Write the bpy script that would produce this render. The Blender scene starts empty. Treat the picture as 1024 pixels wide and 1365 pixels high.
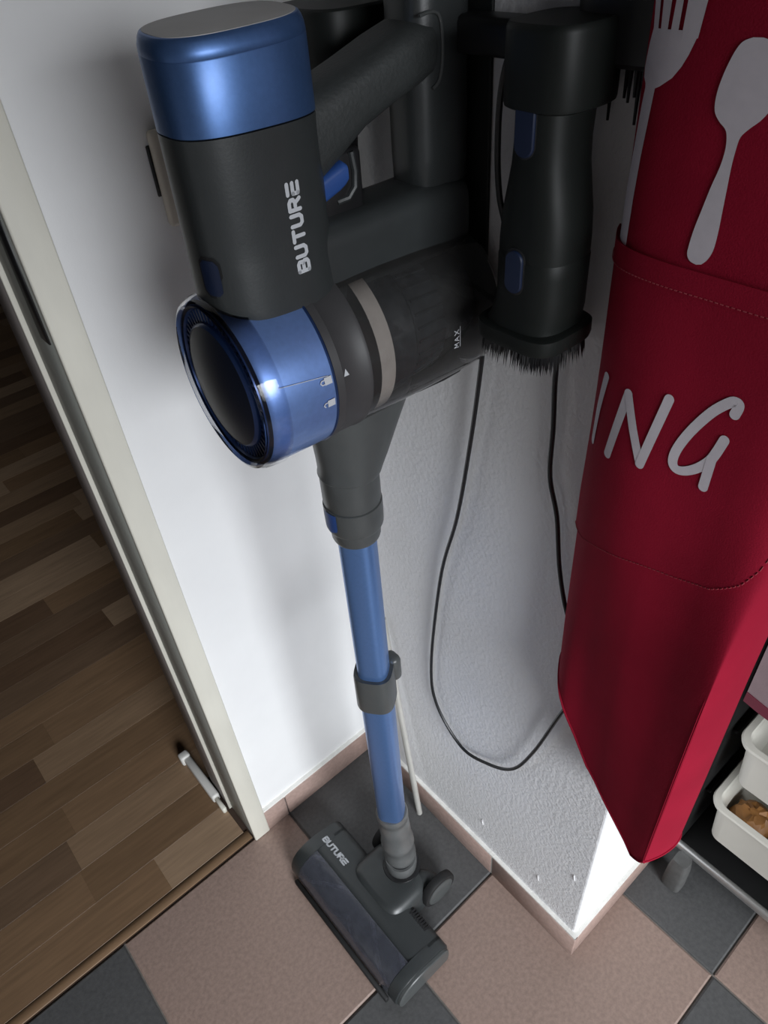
import bpy, bmesh, math, random
from mathutils import Vector, Matrix
random.seed(7)
PI = math.pi
scene = bpy.context.scene
col = scene.collection

# ------------------------------------------------------------------ camera, world, light, exposure
cam_d = bpy.data.cameras.new('camera'); cam = bpy.data.objects.new('camera', cam_d); col.objects.link(cam)
cam_d.sensor_fit = 'VERTICAL'; cam_d.sensor_height = 36.0
cam_d.lens = 973.63 / 1365.0 * 36.0
cam_d.clip_start = 0.01
cam.matrix_world = Matrix.Translation((-0.22466, -0.33403, 1.29563)) @ (
    Matrix.Rotation(-0.65793, 4, 'Z') @ Matrix.Rotation(0.84975, 4, 'X') @ Matrix.Rotation(-0.08936, 4, 'Z'))
scene.camera = cam

world = bpy.data.worlds.new('world'); scene.world = world; world.use_nodes = True
bg = world.node_tree.nodes['Background']
bg.inputs[0].default_value = (0.80, 0.90, 1.0, 1); bg.inputs[1].default_value = 0.15

wl = bpy.data.lights.new('window_daylight', 'AREA'); wl.shape = 'RECTANGLE'; wl.size = 1.25; wl.size_y = 1.15
wl.energy = 20; wl.color = (0.93, 0.96, 1.0); wl.spread = math.radians(70)
wlo = bpy.data.objects.new('window_daylight', wl); col.objects.link(wlo)
wlo.location = (-0.48, -2.52, 1.28)
wlo.rotation_euler = (Vector((0.02, 0.33, -0.36)) - wlo.location).to_track_quat('-Z', 'Y').to_euler()

vs = scene.view_settings
vs.view_transform = 'Standard'; vs.look = 'None'; vs.gamma = 1; vs.use_curve_mapping = False
vs.exposure = 0.0

# ------------------------------------------------------------------ materials
def new_mat(name):
    m = bpy.data.materials.new(name); m.use_nodes = True
    nt = m.node_tree; b = nt.nodes['Principled BSDF']
    return m, nt, b
def noise(nt, scale, detail=4, rough=0.55, vec=None, stretch=None):
    tc = nt.nodes.new('ShaderNodeTexCoord'); n = nt.nodes.new('ShaderNodeTexNoise')
    n.inputs['Scale'].default_value = scale; n.inputs['Detail'].default_value = detail; n.inputs['Roughness'].default_value = rough
    if stretch:
        mp = nt.nodes.new('ShaderNodeMapping'); mp.inputs['Scale'].default_value = stretch
        nt.links.new(tc.outputs['Object'], mp.inputs[0]); nt.links.new(mp.outputs[0], n.inputs['Vector'])
    else:
        nt.links.new(tc.outputs['Object'], n.inputs['Vector'])
    return n
def ramp(nt, src, stops):
    r = nt.nodes.new('ShaderNodeValToRGB'); nt.links.new(src, r.inputs[0])
    e = r.color_ramp.elements
    e[0].position, e[0].color = stops[0][0], (*stops[0][1], 1)
    e[1].position, e[1].color = stops[-1][0], (*stops[-1][1], 1)
    for p, c in stops[1:-1]:
        k = e.new(p); k.color = (*c, 1)
    return r
def bump(nt, b, src, dist, strength=1.0):
    bp = nt.nodes.new('ShaderNodeBump'); bp.inputs['Distance'].default_value = dist; bp.inputs['Strength'].default_value = strength
    nt.links.new(src, bp.inputs['Height']); nt.links.new(bp.outputs[0], b.inputs['Normal'])
def mat(name, c, rough=0.5, metal=0.0, coat=0.0, var=0.0, nscale=30, bmp=0.0, bscale=None, coat_rough=0.05, spec=0.5, sheen=0.0, stretch=None, ior=None):
    m, nt, b = new_mat(name)
    b.inputs['Base Color'].default_value = (*c, 1); b.inputs['Roughness'].default_value = rough
    b.inputs['Metallic'].default_value = metal; b.inputs['Coat Weight'].default_value = coat
    b.inputs['Coat Roughness'].default_value = coat_rough; b.inputs['Specular IOR Level'].default_value = spec
    if sheen:
        b.inputs['Sheen Weight'].default_value = sheen
    n = None
    if var:
        n = noise(nt, nscale, stretch=stretch)
        lo = tuple(max(0, x * (1 - var)) for x in c); hi = tuple(min(1, x * (1 + var)) for x in c)
        r = ramp(nt, n.outputs['Fac'], [(0.3, lo), (0.7, hi)])
        nt.links.new(r.outputs[0], b.inputs['Base Color'])
    if bmp:
        n2 = noise(nt, bscale or nscale, 5, stretch=stretch)
        bump(nt, b, n2.outputs['Fac'], bmp)
    return m
def clear_mat(name, tint, rough=0.06, gloss=0.9, haze=0.0, hcol=(.5, .5, .5)):
    m = bpy.data.materials.new(name); m.use_nodes = True; nt = m.node_tree
    nt.nodes.clear()
    out = nt.nodes.new('ShaderNodeOutputMaterial'); mx = nt.nodes.new('ShaderNodeMixShader')
    tr = nt.nodes.new('ShaderNodeBsdfTransparent'); gl = nt.nodes.new('ShaderNodeBsdfGlossy'); fr = nt.nodes.new('ShaderNodeFresnel')
    tr.inputs[0].default_value = (*tint, 1); gl.inputs['Roughness'].default_value = rough; gl.inputs[0].default_value = (gloss, gloss, gloss, 1)
    fr.inputs[0].default_value = 1.4
    n = noise(nt, 90, 3); bp = nt.nodes.new('ShaderNodeBump'); bp.inputs['Distance'].default_value = 0.0002
    nt.links.new(n.outputs['Fac'], bp.inputs['Height']); nt.links.new(bp.outputs[0], gl.inputs['Normal'])
    nt.links.new(fr.outputs[0], mx.inputs[0]); nt.links.new(tr.outputs[0], mx.inputs[1]); nt.links.new(gl.outputs[0], mx.inputs[2])
    if haze:
        df = nt.nodes.new('ShaderNodeBsdfDiffuse'); df.inputs[0].default_value = (*hcol, 1); m2 = nt.nodes.new('ShaderNodeMixShader')
        hn = noise(nt, 60, 6, .7); hr = nt.nodes.new('ShaderNodeMapRange'); hr.inputs[3].default_value = haze * .4; hr.inputs[4].default_value = haze * 1.6
        nt.links.new(hn.outputs['Fac'], hr.inputs[0]); nt.links.new(hr.outputs[0], m2.inputs[0])
        nt.links.new(tr.outputs[0], m2.inputs[1]); nt.links.new(df.outputs[0], m2.inputs[2]); nt.links.new(m2.outputs[0], mx.inputs[1])
    nt.links.new(mx.outputs[0], out.inputs[0])
    return m
M = {}
M['wall_smooth'] = mat('white_wall_paint', (0.80, 0.80, 0.80), 0.7, var=0.03, nscale=6, bmp=0.0006, bscale=30)
M['wall_rough'] = mat('textured_white_plaster', (0.86, 0.86, 0.87), 0.75, var=0.03, nscale=8, bmp=0.0013, bscale=170)
M['caulk'] = mat('white_caulk', (0.80, 0.79, 0.75), 0.7, var=0.06, nscale=40, bmp=0.001, bscale=70)
M['ceiling'] = mat('ceiling_paint', (0.5, 0.49, 0.48), 0.8, var=0.03, nscale=5)
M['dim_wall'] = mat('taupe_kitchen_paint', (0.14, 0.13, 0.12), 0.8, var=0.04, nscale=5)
M['tile_pink'] = mat('pink_brown_tile', (0.30, 0.215, 0.18), 0.55, var=0.14, nscale=160, bmp=0.0003, bscale=240)
M['tile_pink2'] = mat('pink_brown_tile_b', (0.285, 0.203, 0.17), 0.55, var=0.15, nscale=150, bmp=0.0003, bscale=240)
M['tile_dark'] = mat('charcoal_tile', (0.085, 0.085, 0.086), 0.55, var=0.15, nscale=150, bmp=0.0003, bscale=240)
M['skirt'] = mat('skirting_tile', (0.36, 0.255, 0.22), 0.5, var=0.12, nscale=140, bmp=0.0002, bscale=200)
M['grout'] = mat('grey_grout', (0.17, 0.155, 0.14), 0.9, var=0.2, nscale=90)
M['grout_light'] = mat('pale_grout', (0.45, 0.42, 0.38), 0.9, var=0.15, nscale=90)
woods = [(0.140, 0.086, 0.048), (0.195, 0.128, 0.078), (0.100, 0.060, 0.036), (0.245, 0.168, 0.108), (0.165, 0.102, 0.058), (0.120, 0.076, 0.047)]
for i, c in enumerate(woods):
    c = tuple(x * 1.25 for x in c)
    M['wood%d' % i] = mat('oak_strip_%d' % i, c, 0.42, var=0.16, nscale=22, stretch=(0.35, 5, 1), bmp=0.0001, bscale=60)
M['wood_base'] = mat('wood_joint', (0.05, 0.03, 0.02), 0.8, var=0.1)
M['cream'] = mat('cream_gloss_paint', (0.70, 0.68, 0.60), 0.45, var=0.07, nscale=18, bmp=0.0006, bscale=40, stretch=(1, 1, 0.3))
M['seal'] = mat('grey_green_jamb_paint', (0.36, 0.375, 0.345), 0.5, var=0.05, nscale=14)
M['jamb_dark'] = mat('mauve_grey_jamb', (0.28, 0.255, 0.245), 0.6, var=0.06, nscale=14)
M['white_plastic'] = mat('white_plastic', (0.62, 0.61, 0.58), 0.45, var=0.04, nscale=20)
M['beige_plate'] = mat('aged_beige_plastic', (0.62, 0.575, 0.49), 0.45, var=0.06, nscale=25)
M['grey_plastic'] = mat('dark_grey_plastic', (0.034, 0.038, 0.039), 0.36, var=0.06, nscale=60, bmp=0.00006, bscale=500)
M['grip_plastic'] = mat('grained_grip_plastic', (0.032, 0.036, 0.036), 0.55, var=0.1, nscale=220, bmp=0.0003, bscale=420)
M['mid_grey'] = mat('mid_grey_plastic', (0.070, 0.075, 0.075), 0.34, var=0.06, nscale=60)
M['black'] = mat('black_plastic', (0.012, 0.012, 0.013), 0.4, var=0.1, nscale=50)
M['rubber'] = mat('black_rubber', (0.009, 0.009, 0.0095), 0.7, var=0.15, nscale=80)
M['blue_metal'] = mat('metallic_blue_paint', (0.085, 0.175, 0.40), 0.42, metal=0.75, coat=0.25, var=0.05, nscale=300, coat_rough=0.25)
M['blue_tube'] = mat('anodised_blue_tube', (0.16, 0.31, 0.66), 0.33, metal=0.72, coat=0.1, var=0.03, nscale=300, coat_rough=0.2)
M['blue_shell'] = mat('blue_pearl_shell', (0.19, 0.32, 0.68), 0.40, metal=0.6, coat=0.5, var=0.05, nscale=250, coat_rough=0.06)
M['navy'] = mat('navy_plastic', (0.008, 0.012, 0.026), 0.4, coat=0.0, var=0.08, nscale=60)
M['navy_rim'] = mat('glossy_navy_rim', (0.02, 0.045, 0.14), 0.3, metal=0.5, coat=0.2, var=0.06, nscale=80)
M['blue_btn'] = mat('blue_button', (0.025, 0.075, 0.27), 0.4, var=0.05, nscale=80)
M['navy_btn'] = mat('dark_blue_button', (0.008, 0.016, 0.045), 0.4, var=0.05, nscale=80)
M['beige_ring'] = mat('beige_filter_ring', (0.40, 0.36, 0.32), 0.8, var=0.1, nscale=60)
M['filter'] = mat('dark_filter_mesh', (0.020, 0.023, 0.026), 0.4, var=0.4, nscale=160, metal=0.2)
M['print_white'] = mat('pale_print', (0.55, 0.57, 0.60), 0.6, var=0.04, nscale=60)
M['print_cloth'] = mat('white_screen_print', (0.78, 0.73, 0.78), 0.75, var=0.03, nscale=140)
M['red'] = mat('crimson_apron_cloth', (0.32, 0.008, 0.030), 0.8, var=0.10, nscale=12, bmp=0.0002, bscale=900, sheen=0.0, spec=0.15)
M['red_thread'] = mat('red_thread', (0.42, 0.06, 0.08), 0.8, var=0.05)
M['darkred'] = mat('dark_red_binding', (0.13, 0.008, 0.025), 0.8, var=0.08)
M['mauve'] = mat('mauve_towel', (0.26, 0.19, 0.20), 0.9, var=0.08, nscale=40, bmp=0.0005, bscale=500)
M['bin'] = mat('ivory_bin_plastic', (0.60, 0.58, 0.52), 0.45, var=0.03, nscale=10)
M['steel'] = mat('brushed_steel', (0.55, 0.55, 0.54), 0.35, metal=0.8, var=0.06, nscale=40)
M['rod'] = mat('pale_metal_rod', (0.58, 0.57, 0.53), 0.4, metal=0.4, var=0.05, nscale=40)
M['cabinet'] = mat('black_cabinet', (0.008, 0.008, 0.008), 0.85, var=0.1, spec=0.15)
M['foot'] = mat('grey_foot', (0.09, 0.09, 0.088), 0.6, var=0.15, nscale=80)
M['cap_top_reflection'] = mat('grey_cap_reflection', (0.42, 0.41, 0.40), 0.45, var=0.05, nscale=40)  # grey colour stands in for a grazing reflection on the blue cap
M['satin_grey'] = mat('satin_grey_joint', (0.15, 0.155, 0.155), 0.3, metal=0.3, var=0.05, nscale=60)
M['tool_grey'] = mat('charcoal_tool_plastic', (0.009, 0.011, 0.010), 0.5, spec=0.3, var=0.06, nscale=60)
M['ring_grey'] = mat('warm_grey_ring', (0.050, 0.049, 0.051), 0.5, var=0.06, nscale=60)
M['navy_gloss'] = mat('glossy_black_navy', (0.006, 0.008, 0.018), 0.3, var=0.08, nscale=60)
M['cup'] = clear_mat('smoky_clear_plastic', (0.80, 0.80, 0.81), haze=0.06, hcol=(.42, .41, .40))
M['window_cover'] = clear_mat('dark_tinted_cover', (0.62, 0.63, 0.68), 0.12, haze=0.30, hcol=(.17, .18, .22))
M['rim_clear'] = clear_mat('clear_rim_plastic', (0.85, 0.86, 0.88), 0.06)
M['roller'] = mat('dark_blue_bristle_roller', (0.055, 0.06, 0.085), 0.9, var=0.35, nscale=120, bmp=0.001, bscale=250)
M['roller_stripe'] = mat('lavender_bristle_stripe', (0.30, 0.31, 0.42), 0.9, var=0.3, nscale=150)
M['orange'] = mat('orange_wrapper', (0.35, 0.16, 0.05), 0.5, var=0.3, nscale=30)
M['green'] = mat('dull_green_wrapper', (0.10, 0.13, 0.05), 0.5, var=0.3, nscale=30)
M['glass'] = clear_mat('window_glass', (0.95, 0.97, 0.97), 0.0)

# ------------------------------------------------------------------ mesh helpers
def link(name, me, m=None, parent=None):
    o = bpy.data.objects.new(name, me)
    if m is not None and me is not None:
        if not me.materials: me.materials.append(m)
    col.objects.link(o)
    if parent is not None: o.parent = parent
    return o
def mesh(name, v, f, m, parent=None, smooth=True, sharp=35):
    me = bpy.data.meshes.new(name); me.from_pydata([tuple(p) for p in v], [], f); me.update()
    bm = bmesh.new(); bm.from_mesh(me); bmesh.ops.recalc_face_normals(bm, faces=bm.faces)
    if smooth:
        for e in bm.edges:
            if len(e.link_faces) == 2 and e.calc_face_angle(0) > math.radians(sharp): e.smooth = False
        for fc in bm.faces: fc.smooth = True
    bm.to_mesh(me); bm.free()
    return link(name, me, m, parent)
class MB:
    def __init__(s): s.v = []; s.f = []
    def add(s, v, f):
        k = len(s.v); s.v += [tuple(p) for p in v]; s.f += [tuple(i + k for i in q) for q in f]; return s
    def loft(s, rings, cap0=True, cap1=True, closed=True):
        n = len(rings[0]); v = [p for r in rings for p in r]; f = []
        for i in range(len(rings) - 1):
            for j in range(n if closed else n - 1):
                a = i * n + j; b = i * n + (j + 1) % n
                f.append((a, b, b + n, a + n))
        if cap0: f.append(tuple(range(n - 1, -1, -1)))
        if cap1: f.append(tuple((len(rings) - 1) * n + j for j in range(n)))
        return s.add(v, f)
    def grid(s, rows):
        return s.loft(rows, False, False, False)
    def tube(s, pts, r, n=10, cap=True):
        P = [Vector(p) for p in pts]; rings = []
        a = None
        for i, p in enumerate(P):
            t = (P[min(i + 1, len(P) - 1)] - P[max(i - 1, 0)]).normalized()
            if a is None: a = t.cross(Vector((0.13, 0.31, 0.94)) if abs(t.z) < .8 else Vector((1, 0.1, 0)))
            a = (a - t * a.dot(t)).normalized(); b = t.cross(a).normalized()
            rr = r[i] if isinstance(r, (list, tuple)) else r
            rings.append([p + a * rr * math.cos(q) + b * rr * math.sin(q) for q in [2 * PI * k / n for k in range(n)]])
        return s.loft(rings, cap, cap)
    def box(s, x0, x1, y0, y1, z0, z1):
        v = [(x, y, z) for z in (z0, z1) for y in (y0, y1) for x in (x0, x1)]
        return s.add(v, [(0, 2, 3, 1), (4, 5, 7, 6), (0, 1, 5, 4), (2, 6, 7, 3), (0, 4, 6, 2), (1, 3, 7, 5)])
    def xf(s, fn):
        s.v = [tuple(fn(Vector(p))) for p in s.v]; return s
    def build(s, name, m, parent=None, smooth=True, sharp=35):
        return mesh(name, s.v, s.f, m, parent, smooth, sharp)
def rbox(name, b, bev, m, parent=None, seg=2, fn=None):
    """bevelled box from bounds (x0,x1,y0,y1,z0,z1)"""
    mb = MB().box(*b)
    me = bpy.data.meshes.new(name); me.from_pydata(mb.v, [], mb.f)
    bm = bmesh.new(); bm.from_mesh(me); bmesh.ops.recalc_face_normals(bm, faces=bm.faces)
    if bev: bmesh.ops.bevel(bm, geom=bm.edges[:], offset=bev, segments=seg, affect='EDGES', profile=0.5)
    if fn:
        for v in bm.verts: v.co = fn(v.co.copy())
    for fc in bm.faces: fc.smooth = True
    for e in bm.edges:
        if len(e.link_faces) == 2 and e.calc_face_angle(0) > math.radians(50): e.smooth = False
    bm.to_mesh(me); bm.free()
    return link(name, me, m, parent)
def ring_se(cx, cy, ax, ay, z, n=48, e=2.6, rot=0.0):
    out = []
    for k in range(n):
        t = 2 * PI * k / n; c, s = math.cos(t), math.sin(t)
        x = ax * math.copysign(abs(c) ** (2 / e), c); y = ay * math.copysign(abs(s) ** (2 / e), s)
        out.append((cx + x * math.cos(rot) - y * math.sin(rot), cy + x * math.sin(rot) + y * math.cos(rot), z))
    return out
def cr(P, t):
    n = len(P) - 1; i = min(max(int(t), 0), n - 1); f = t - i
    g = lambda k: P[min(max(k, 0), n)]
    return tuple(0.5 * (2 * b + (-a + c) * f + (2 * a - 5 * b + 4 * c - d) * f * f + (-a + 3 * b - 3 * c + d) * f ** 3)
                 for a, b, c, d in zip(g(i - 1), g(i), g(i + 1), g(i + 2)))
def spline(P, per=6):
    N = (len(P) - 1) * per
    return [cr(P, k / per) for k in range(N + 1)]
def empty(name, loc=(0, 0, 0), rz=0):
    o = bpy.data.objects.new(name, None); col.objects.link(o); o.location = loc; o.rotation_euler = (0, 0, rz)
    o.empty_display_size = 0.05
    return o
def tag(o, label=None, cat=None, group=None, kind=None):
    if label: o['label'] = label
    if cat: o['category'] = cat
    if group: o['group'] = group
    if kind: o['kind'] = kind
    return o
def struct(o): o['kind'] = 'structure'; return o
def stroke2d(pts, w, cap=6):
    """flat stroke with round caps: returns list of convex polygons in 2D"""
    polys = []
    for (x0, y0), (x1, y1) in zip(pts[:-1], pts[1:]):
        dx, dy = x1 - x0, y1 - y0; L = math.hypot(dx, dy) or 1; nx, ny = -dy / L * w / 2, dx / L * w / 2
        polys.append([(x0 + nx, y0 + ny), (x0 - nx, y0 - ny), (x1 - nx, y1 - ny), (x1 + nx, y1 + ny)])
    for x, y in pts:
        polys.append([(x + w / 2 * math.cos(2 * PI * k / 12), y + w / 2 * math.sin(2 * PI * k / 12)) for k in range(12)])
    return polys

# ------------------------------------------------------------------ setting
T = 0.33                       # floor tile pitch
YA = 0.33; XB = 0.200; YE = -0.162        # wall A plane, wall B plane, end of wall B
H = 2.5
KX0, KX1, KY0 = -1.25, 2.0, -2.6          # kitchen extent
JX = -0.074                    # right side of the door opening
DX = -0.90                     # left side of the door opening
# kitchen floor: grout bed + tiles
fl = struct(MB().box(KX0, KX1, KY0, YA, -0.05, -0.0035).build('floor', M['grout'], smooth=False))
tile_me = {}
def tile_mesh(x0, x1, y0, y1, m):
    key = (round(x1 - x0, 4), round(y1 - y0, 4), m)
    if key not in tile_me:
        mb = MB(); b = 0.0025; w, d = x1 - x0, y1 - y0
        mb.loft([[(0, 0, -0.006), (w, 0, -0.006), (w, d, -0.006), (0, d, -0.006)],
                 [(0, 0, -b * .6), (w, 0, -b * .6), (w, d, -b * .6), (0, d, -b * .6)],
                 [(b, b, 0), (w - b, b, 0), (w - b, d - b, 0), (b, d - b, 0)]])
        o = mb.build('floor_tile', M[m], fl, smooth=False)
        me = o.data; bpy.data.objects.remove(o); tile_me[key] = me
    o = bpy.data.objects.new('floor_tile', tile_me[key]); col.objects.link(o); o.parent = fl; o.location = (x0, y0, 0)
G = 0.0028
for i in range(-4, 6):
    for j in range(-8, 1):
        x0, x1 = i * T + G / 2, (i + 1) * T - G / 2; y0, y1 = j * T + G / 2, (j + 1) * T - G / 2
        y1 = min(y1, YA - 0.001); x0 = max(x0, KX0); x1 = min(x1, KX1); y0 = max(y0, KY0)
        if x1 - x0 < 0.02 or y1 - y0 < 0.02: continue
        dark = (i + j) % 2 == 0
        if i >= 0 and x0 < XB and j >= 0: x1 = min(x1, XB - 0.001)
        elif x0 >= XB and y0 > YE: continue
        tile_mesh(x0, x1, y0, y1, 'tile_dark' if dark else ('tile_pink' if (i * 3 + j) % 2 else 'tile_pink2'))
# wall A (with the door opening) and the hall behind it
WT = 0.14
wa = MB()
wa.box(JX + 0.029, XB + 0.05, YA, YA + WT, 0, H)
wa.box(KX0, DX, YA, YA + WT, 0, H)
wa.box(DX, JX + 0.029, YA, YA + WT, 2.03, H)
wall_a = struct(wa.build('wall_left', M['wall_smooth'], smooth=False))
wb = MB().box(XB, KX1, YE, YA, 0, H)
wall_b = struct(wb.build('wall_right', M['wall_rough'], smooth=False))
bm = bmesh.new(); bm.from_mesh(wall_b.data)      # soften the plaster corner a little
ed = [e for e in bm.edges if all(abs(v.co.x - XB) < 1e-5 and abs(v.co.y - YE) < 1e-5 for v in e.verts)]
bmesh.ops.bevel(bm, geom=ed, offset=0.004, segments=3, affect='EDGES', profile=0.5)
bm.to_mesh(wall_b.data); bm.free()
# plaster crumbs and drips on wall B
crumbs = [(0, -0.085, 0.135, .016, .0014), (0, 0.03, 0.14, .014, .0014), (0, -0.140, 0.235, .014, .0016)]
mb = MB()
for x, y, z, l, r in crumbs:
    mb.tube([(XB - .0005, y, z), (XB - .0015, y - .002, z - l * .5), (XB - .0005, y - .003, z - l)], [r * .3, r * .6, r * .2], 6)
mb.build('plaster_drip', M['wall_rough'], wall_b)
# skirting tiles
SH = 0.062; ST = 0.0075
def skirt(name, pieces, cap_boxes):
    mb = MB()
    for b in cap_boxes: mb.box(*b)
    base = struct(mb.build(name, M['caulk'], smooth=False))
    for b in pieces: rbox('skirting_tile', b, 0.0012, M['skirt'], base, 1)
    return base
skirt('baseboard_left', [(JX + .030, 0.0, YA - ST, YA - .0002, 0.001, SH), (0.002, XB - ST - .001, YA - ST, YA - .0002, 0.001, SH)],
      [(JX + .030, XB - ST, YA - ST + .001, YA, SH - .002, SH + .004)])
skirt('baseboard_right', [(XB - ST, XB - .0002, 0.0015, YA - ST - .001, 0.001, SH), (XB - ST, XB - .0002, YE - ST, -0.0015, 0.001, SH)],
      [(XB - ST + .0012, XB, YE - ST + .001, YA - ST, 0.0012, SH + .0035)])
skirt('baseboard_end', [(XB - .0002, 0.50, YE - ST, YE - .0002, 0.001, SH), (0.503, 0.83, YE - ST, YE - .0002, 0.001, SH)],
      [(XB - ST + .0012, 0.83, YE - ST + .0012, YE, 0.0012, SH + .0035), (XB - ST + .001, XB + .01, YE - ST + .001, YE + .01, 0.001, SH + .0036)])
# door frame: cream face, grey-green reveal, pale bead, mauve return
fr = struct(rbox('door_1', (JX, JX + .0305, YA - 0.009, YA - .001, 0.001, 2.06), 0.002, M['cream']))
rbox('jamb_panel', (JX + .0015, JX + .028, YA - .001, YA + .076, 0.001, 2.03), 0.001, M['seal'], fr, 1)
rbox('jamb_bead', (JX - .0035, JX + .02, YA + .076, YA + .080, 0.001, 2.03), 0.001, M['cream'], fr, 1)
rbox('jamb_return', (JX - .0015, JX + .02, YA + .080, YA + WT, 0.001, 2.03), 0.001, M['jamb_dark'], fr, 1)
rbox('strike_plate', (JX - .0003, JX + .004, YA + .012, YA + .034, 0.985, 1.10), 0.001, M['black'], fr, 1)
rbox('door_head', (DX, JX, YA - .009, YA + WT, 2.03, 2.06), 0.003, M['cream'], fr, 1)
rbox('door_post', (DX - .03, DX, YA - .009, YA + WT, 0.001, 2.06), 0.003, M['cream'], fr, 1)
# hall beyond the door
HX0, HX1, HY1 = -1.4, 1.6, 4.3
hf = struct(MB().box(HX0, HX1, YA + .001, HY1, -0.05, -0.002).build('floor_hall', M['wood_base'], smooth=False))
plank_me = {}
def plank(x0, x1, y0, y1, k):
    key = (round(x1 - x0, 3), round(y1 - y0, 3), k)
    if key not in plank_me:
        w, d, b = key[0], key[1], 0.0002
        mb = MB().loft([[(0, 0, -.004), (w, 0, -.004), (w, d, -.004), (0, d, -.004)], [(0, 0, -b), (w, 0, -b), (w, d, -b), (0, d, -b)],
                        [(b, b, 0), (w - b, b, 0), (w - b, d - b, 0), (b, d - b, 0)]])
        o = mb.build('floor_plank', M['wood%d' % k], smooth=False); plank_me[key] = o.data; bpy.data.objects.remove(o)
    o = bpy.data.objects.new('floor_plank', plank_me[key]); col.objects.link(o); o.parent = hf; o.location = (x0, y0, 0)
SHADE = {(0, 0): 3, (0, 1): 4, (1, 0): 0, (1, 1): 4, (2, 0): 1, (2, 1): 5, (3, 0): 4, (3, 1): 0, (4, 0): 0, (4, 1): 2, (5, 0): 1, (5, 1): 2}
y = YA + 0.022; row = 0
rbox('floor_plank', (DX, JX - .001, YA + .003, YA + .0212, -.004, .0002), .0006, M['wood4'], hf, 1)
while y < HY1 - .07:
    x = -1.28 + (row * 0.227) % 0.41
    x0 = HX0
    first = True
    xmax = 0.25 if y < 1.6 else 1.0
    if y < YA + WT: xa, xb = DX, JX - .008
    else: xa, xb = -1.15, xmax
    cuts = [xa]
    special = {0: [-0.228], 1: [-0.337, -0.60], 2: [-.56, -0.333], 3: [-0.314], 4: [-.62], 5: [-0.316], }
    if row in special: cuts += [c for c in special[row] if xa < c < xb]
    else:
        x = xa + random.uniform(.1, .45)
        while x < xb - .08: cuts.append(x); x += random.choice([.27, .34, .41, .48])
    cuts = sorted(cuts) + [xb]
    for a, b in zip(cuts[:-1], cuts[1:]): plank(a + .0001, b - .0001, y + .0001, y + .0699, SHADE.get((row, len(cuts) - 2 - cuts.index(a)), random.randrange(6)))
    y += 0.070; row += 1
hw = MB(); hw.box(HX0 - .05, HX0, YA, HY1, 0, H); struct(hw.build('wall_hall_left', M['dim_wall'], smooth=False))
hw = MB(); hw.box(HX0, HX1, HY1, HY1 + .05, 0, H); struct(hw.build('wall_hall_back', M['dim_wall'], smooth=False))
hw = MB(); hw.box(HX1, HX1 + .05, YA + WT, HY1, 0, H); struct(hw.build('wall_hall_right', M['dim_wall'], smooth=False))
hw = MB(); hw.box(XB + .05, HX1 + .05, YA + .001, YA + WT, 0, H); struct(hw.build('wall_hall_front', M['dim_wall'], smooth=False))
# white skirting end of the hall next to the frame
bs = struct(rbox('trim_1', (JX - .019, JX - .004, YA + .105, YA + .215, 0.0, 0.022), .004, M['white_plastic']))
rbox('trim_end_cap', (JX - .024, JX - .004, YA + .212, YA + .230, 0.0, 0.026), .004, M['white_plastic'], bs)
rbox('trim_clip', (JX - .016, JX - .008, YA + .075, YA + .106, 0.0, 0.016), .002, M['cream'], bs, 1)
# rest of the kitchen shell
struct(MB().box(HX0 - .05, KX1 + .05, KY0 - .05, HY1 + .05, H, H + .05).build('ceiling', M['ceiling'], smooth=False))
struct(MB().box(KX0 - .05, KX0, KY0, YA, 0, H).build('wall_kitchen_left', M['wall_smooth'], smooth=False))
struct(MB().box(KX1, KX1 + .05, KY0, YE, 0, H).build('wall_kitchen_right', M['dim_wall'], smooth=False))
WX0, WX1, WZ0, WZ1 = -1.16, 0.20, 0.66, 1.92
w = MB(); w.box(KX0 - .05, WX0, KY0 - .1, KY0, 0, H); w.box(WX1, KX1 + .05, KY0 - .1, KY0, 0, H)
w.box(WX0, WX1, KY0 - .1, KY0, 0, WZ0); w.box(WX0, WX1, KY0 - .1, KY0, WZ1, H)
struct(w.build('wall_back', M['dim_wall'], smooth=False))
wf = MB()
for b in ((WX0, WX0 + .05, WZ0, WZ1), (WX1 - .05, WX1, WZ0, WZ1), (WX0, WX1, WZ0, WZ0 + .05), (WX0, WX1, WZ1 - .05, WZ1)):
    wf.box(b[0], b[1], KY0 - .08, KY0 - .03, b[2], b[3])
win = struct(wf.build('window_1', M['cream'], smooth=False))
MB().box(WX0 + .05, WX1 - .05, KY0 - .058, KY0 - .052, WZ0 + .05, WZ1 - .05).build('window_pane', M['glass'], win, smooth=False)
# ------------------------------------------------------------------ stick vacuum
OX, OY = 0.067, 0.089
YAW = -0.055
vac = empty('stick_vacuum', (OX, OY, 0))
tag(vac, 'cordless stick vacuum with blue battery cap and blue tube hanging in the corner', 'vacuum')
cy, sy = math.cos(YAW), math.sin(YAW)
def yaw(p): return Vector((cy * p[0] - sy * p[1], sy * p[0] + cy * p[1], p[2]))
def ns(p): return Vector((p[0] - OX, p[1] - OY, p[2]))            # world -> vacuum root (no yaw)
ZC = 1.025                                                         # cylinder axis height
def lathe(prof, n=64, cap=True):
    """profile of (s, r) around the X' axis at z=ZC"""
    mb = MB()
    rings = [[(s, r * math.cos(2 * PI * k / n), ZC + r * math.sin(2 * PI * k / n)) for k in range(n)] for s, r in prof]
    return mb.loft(rings, cap, cap)
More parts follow.
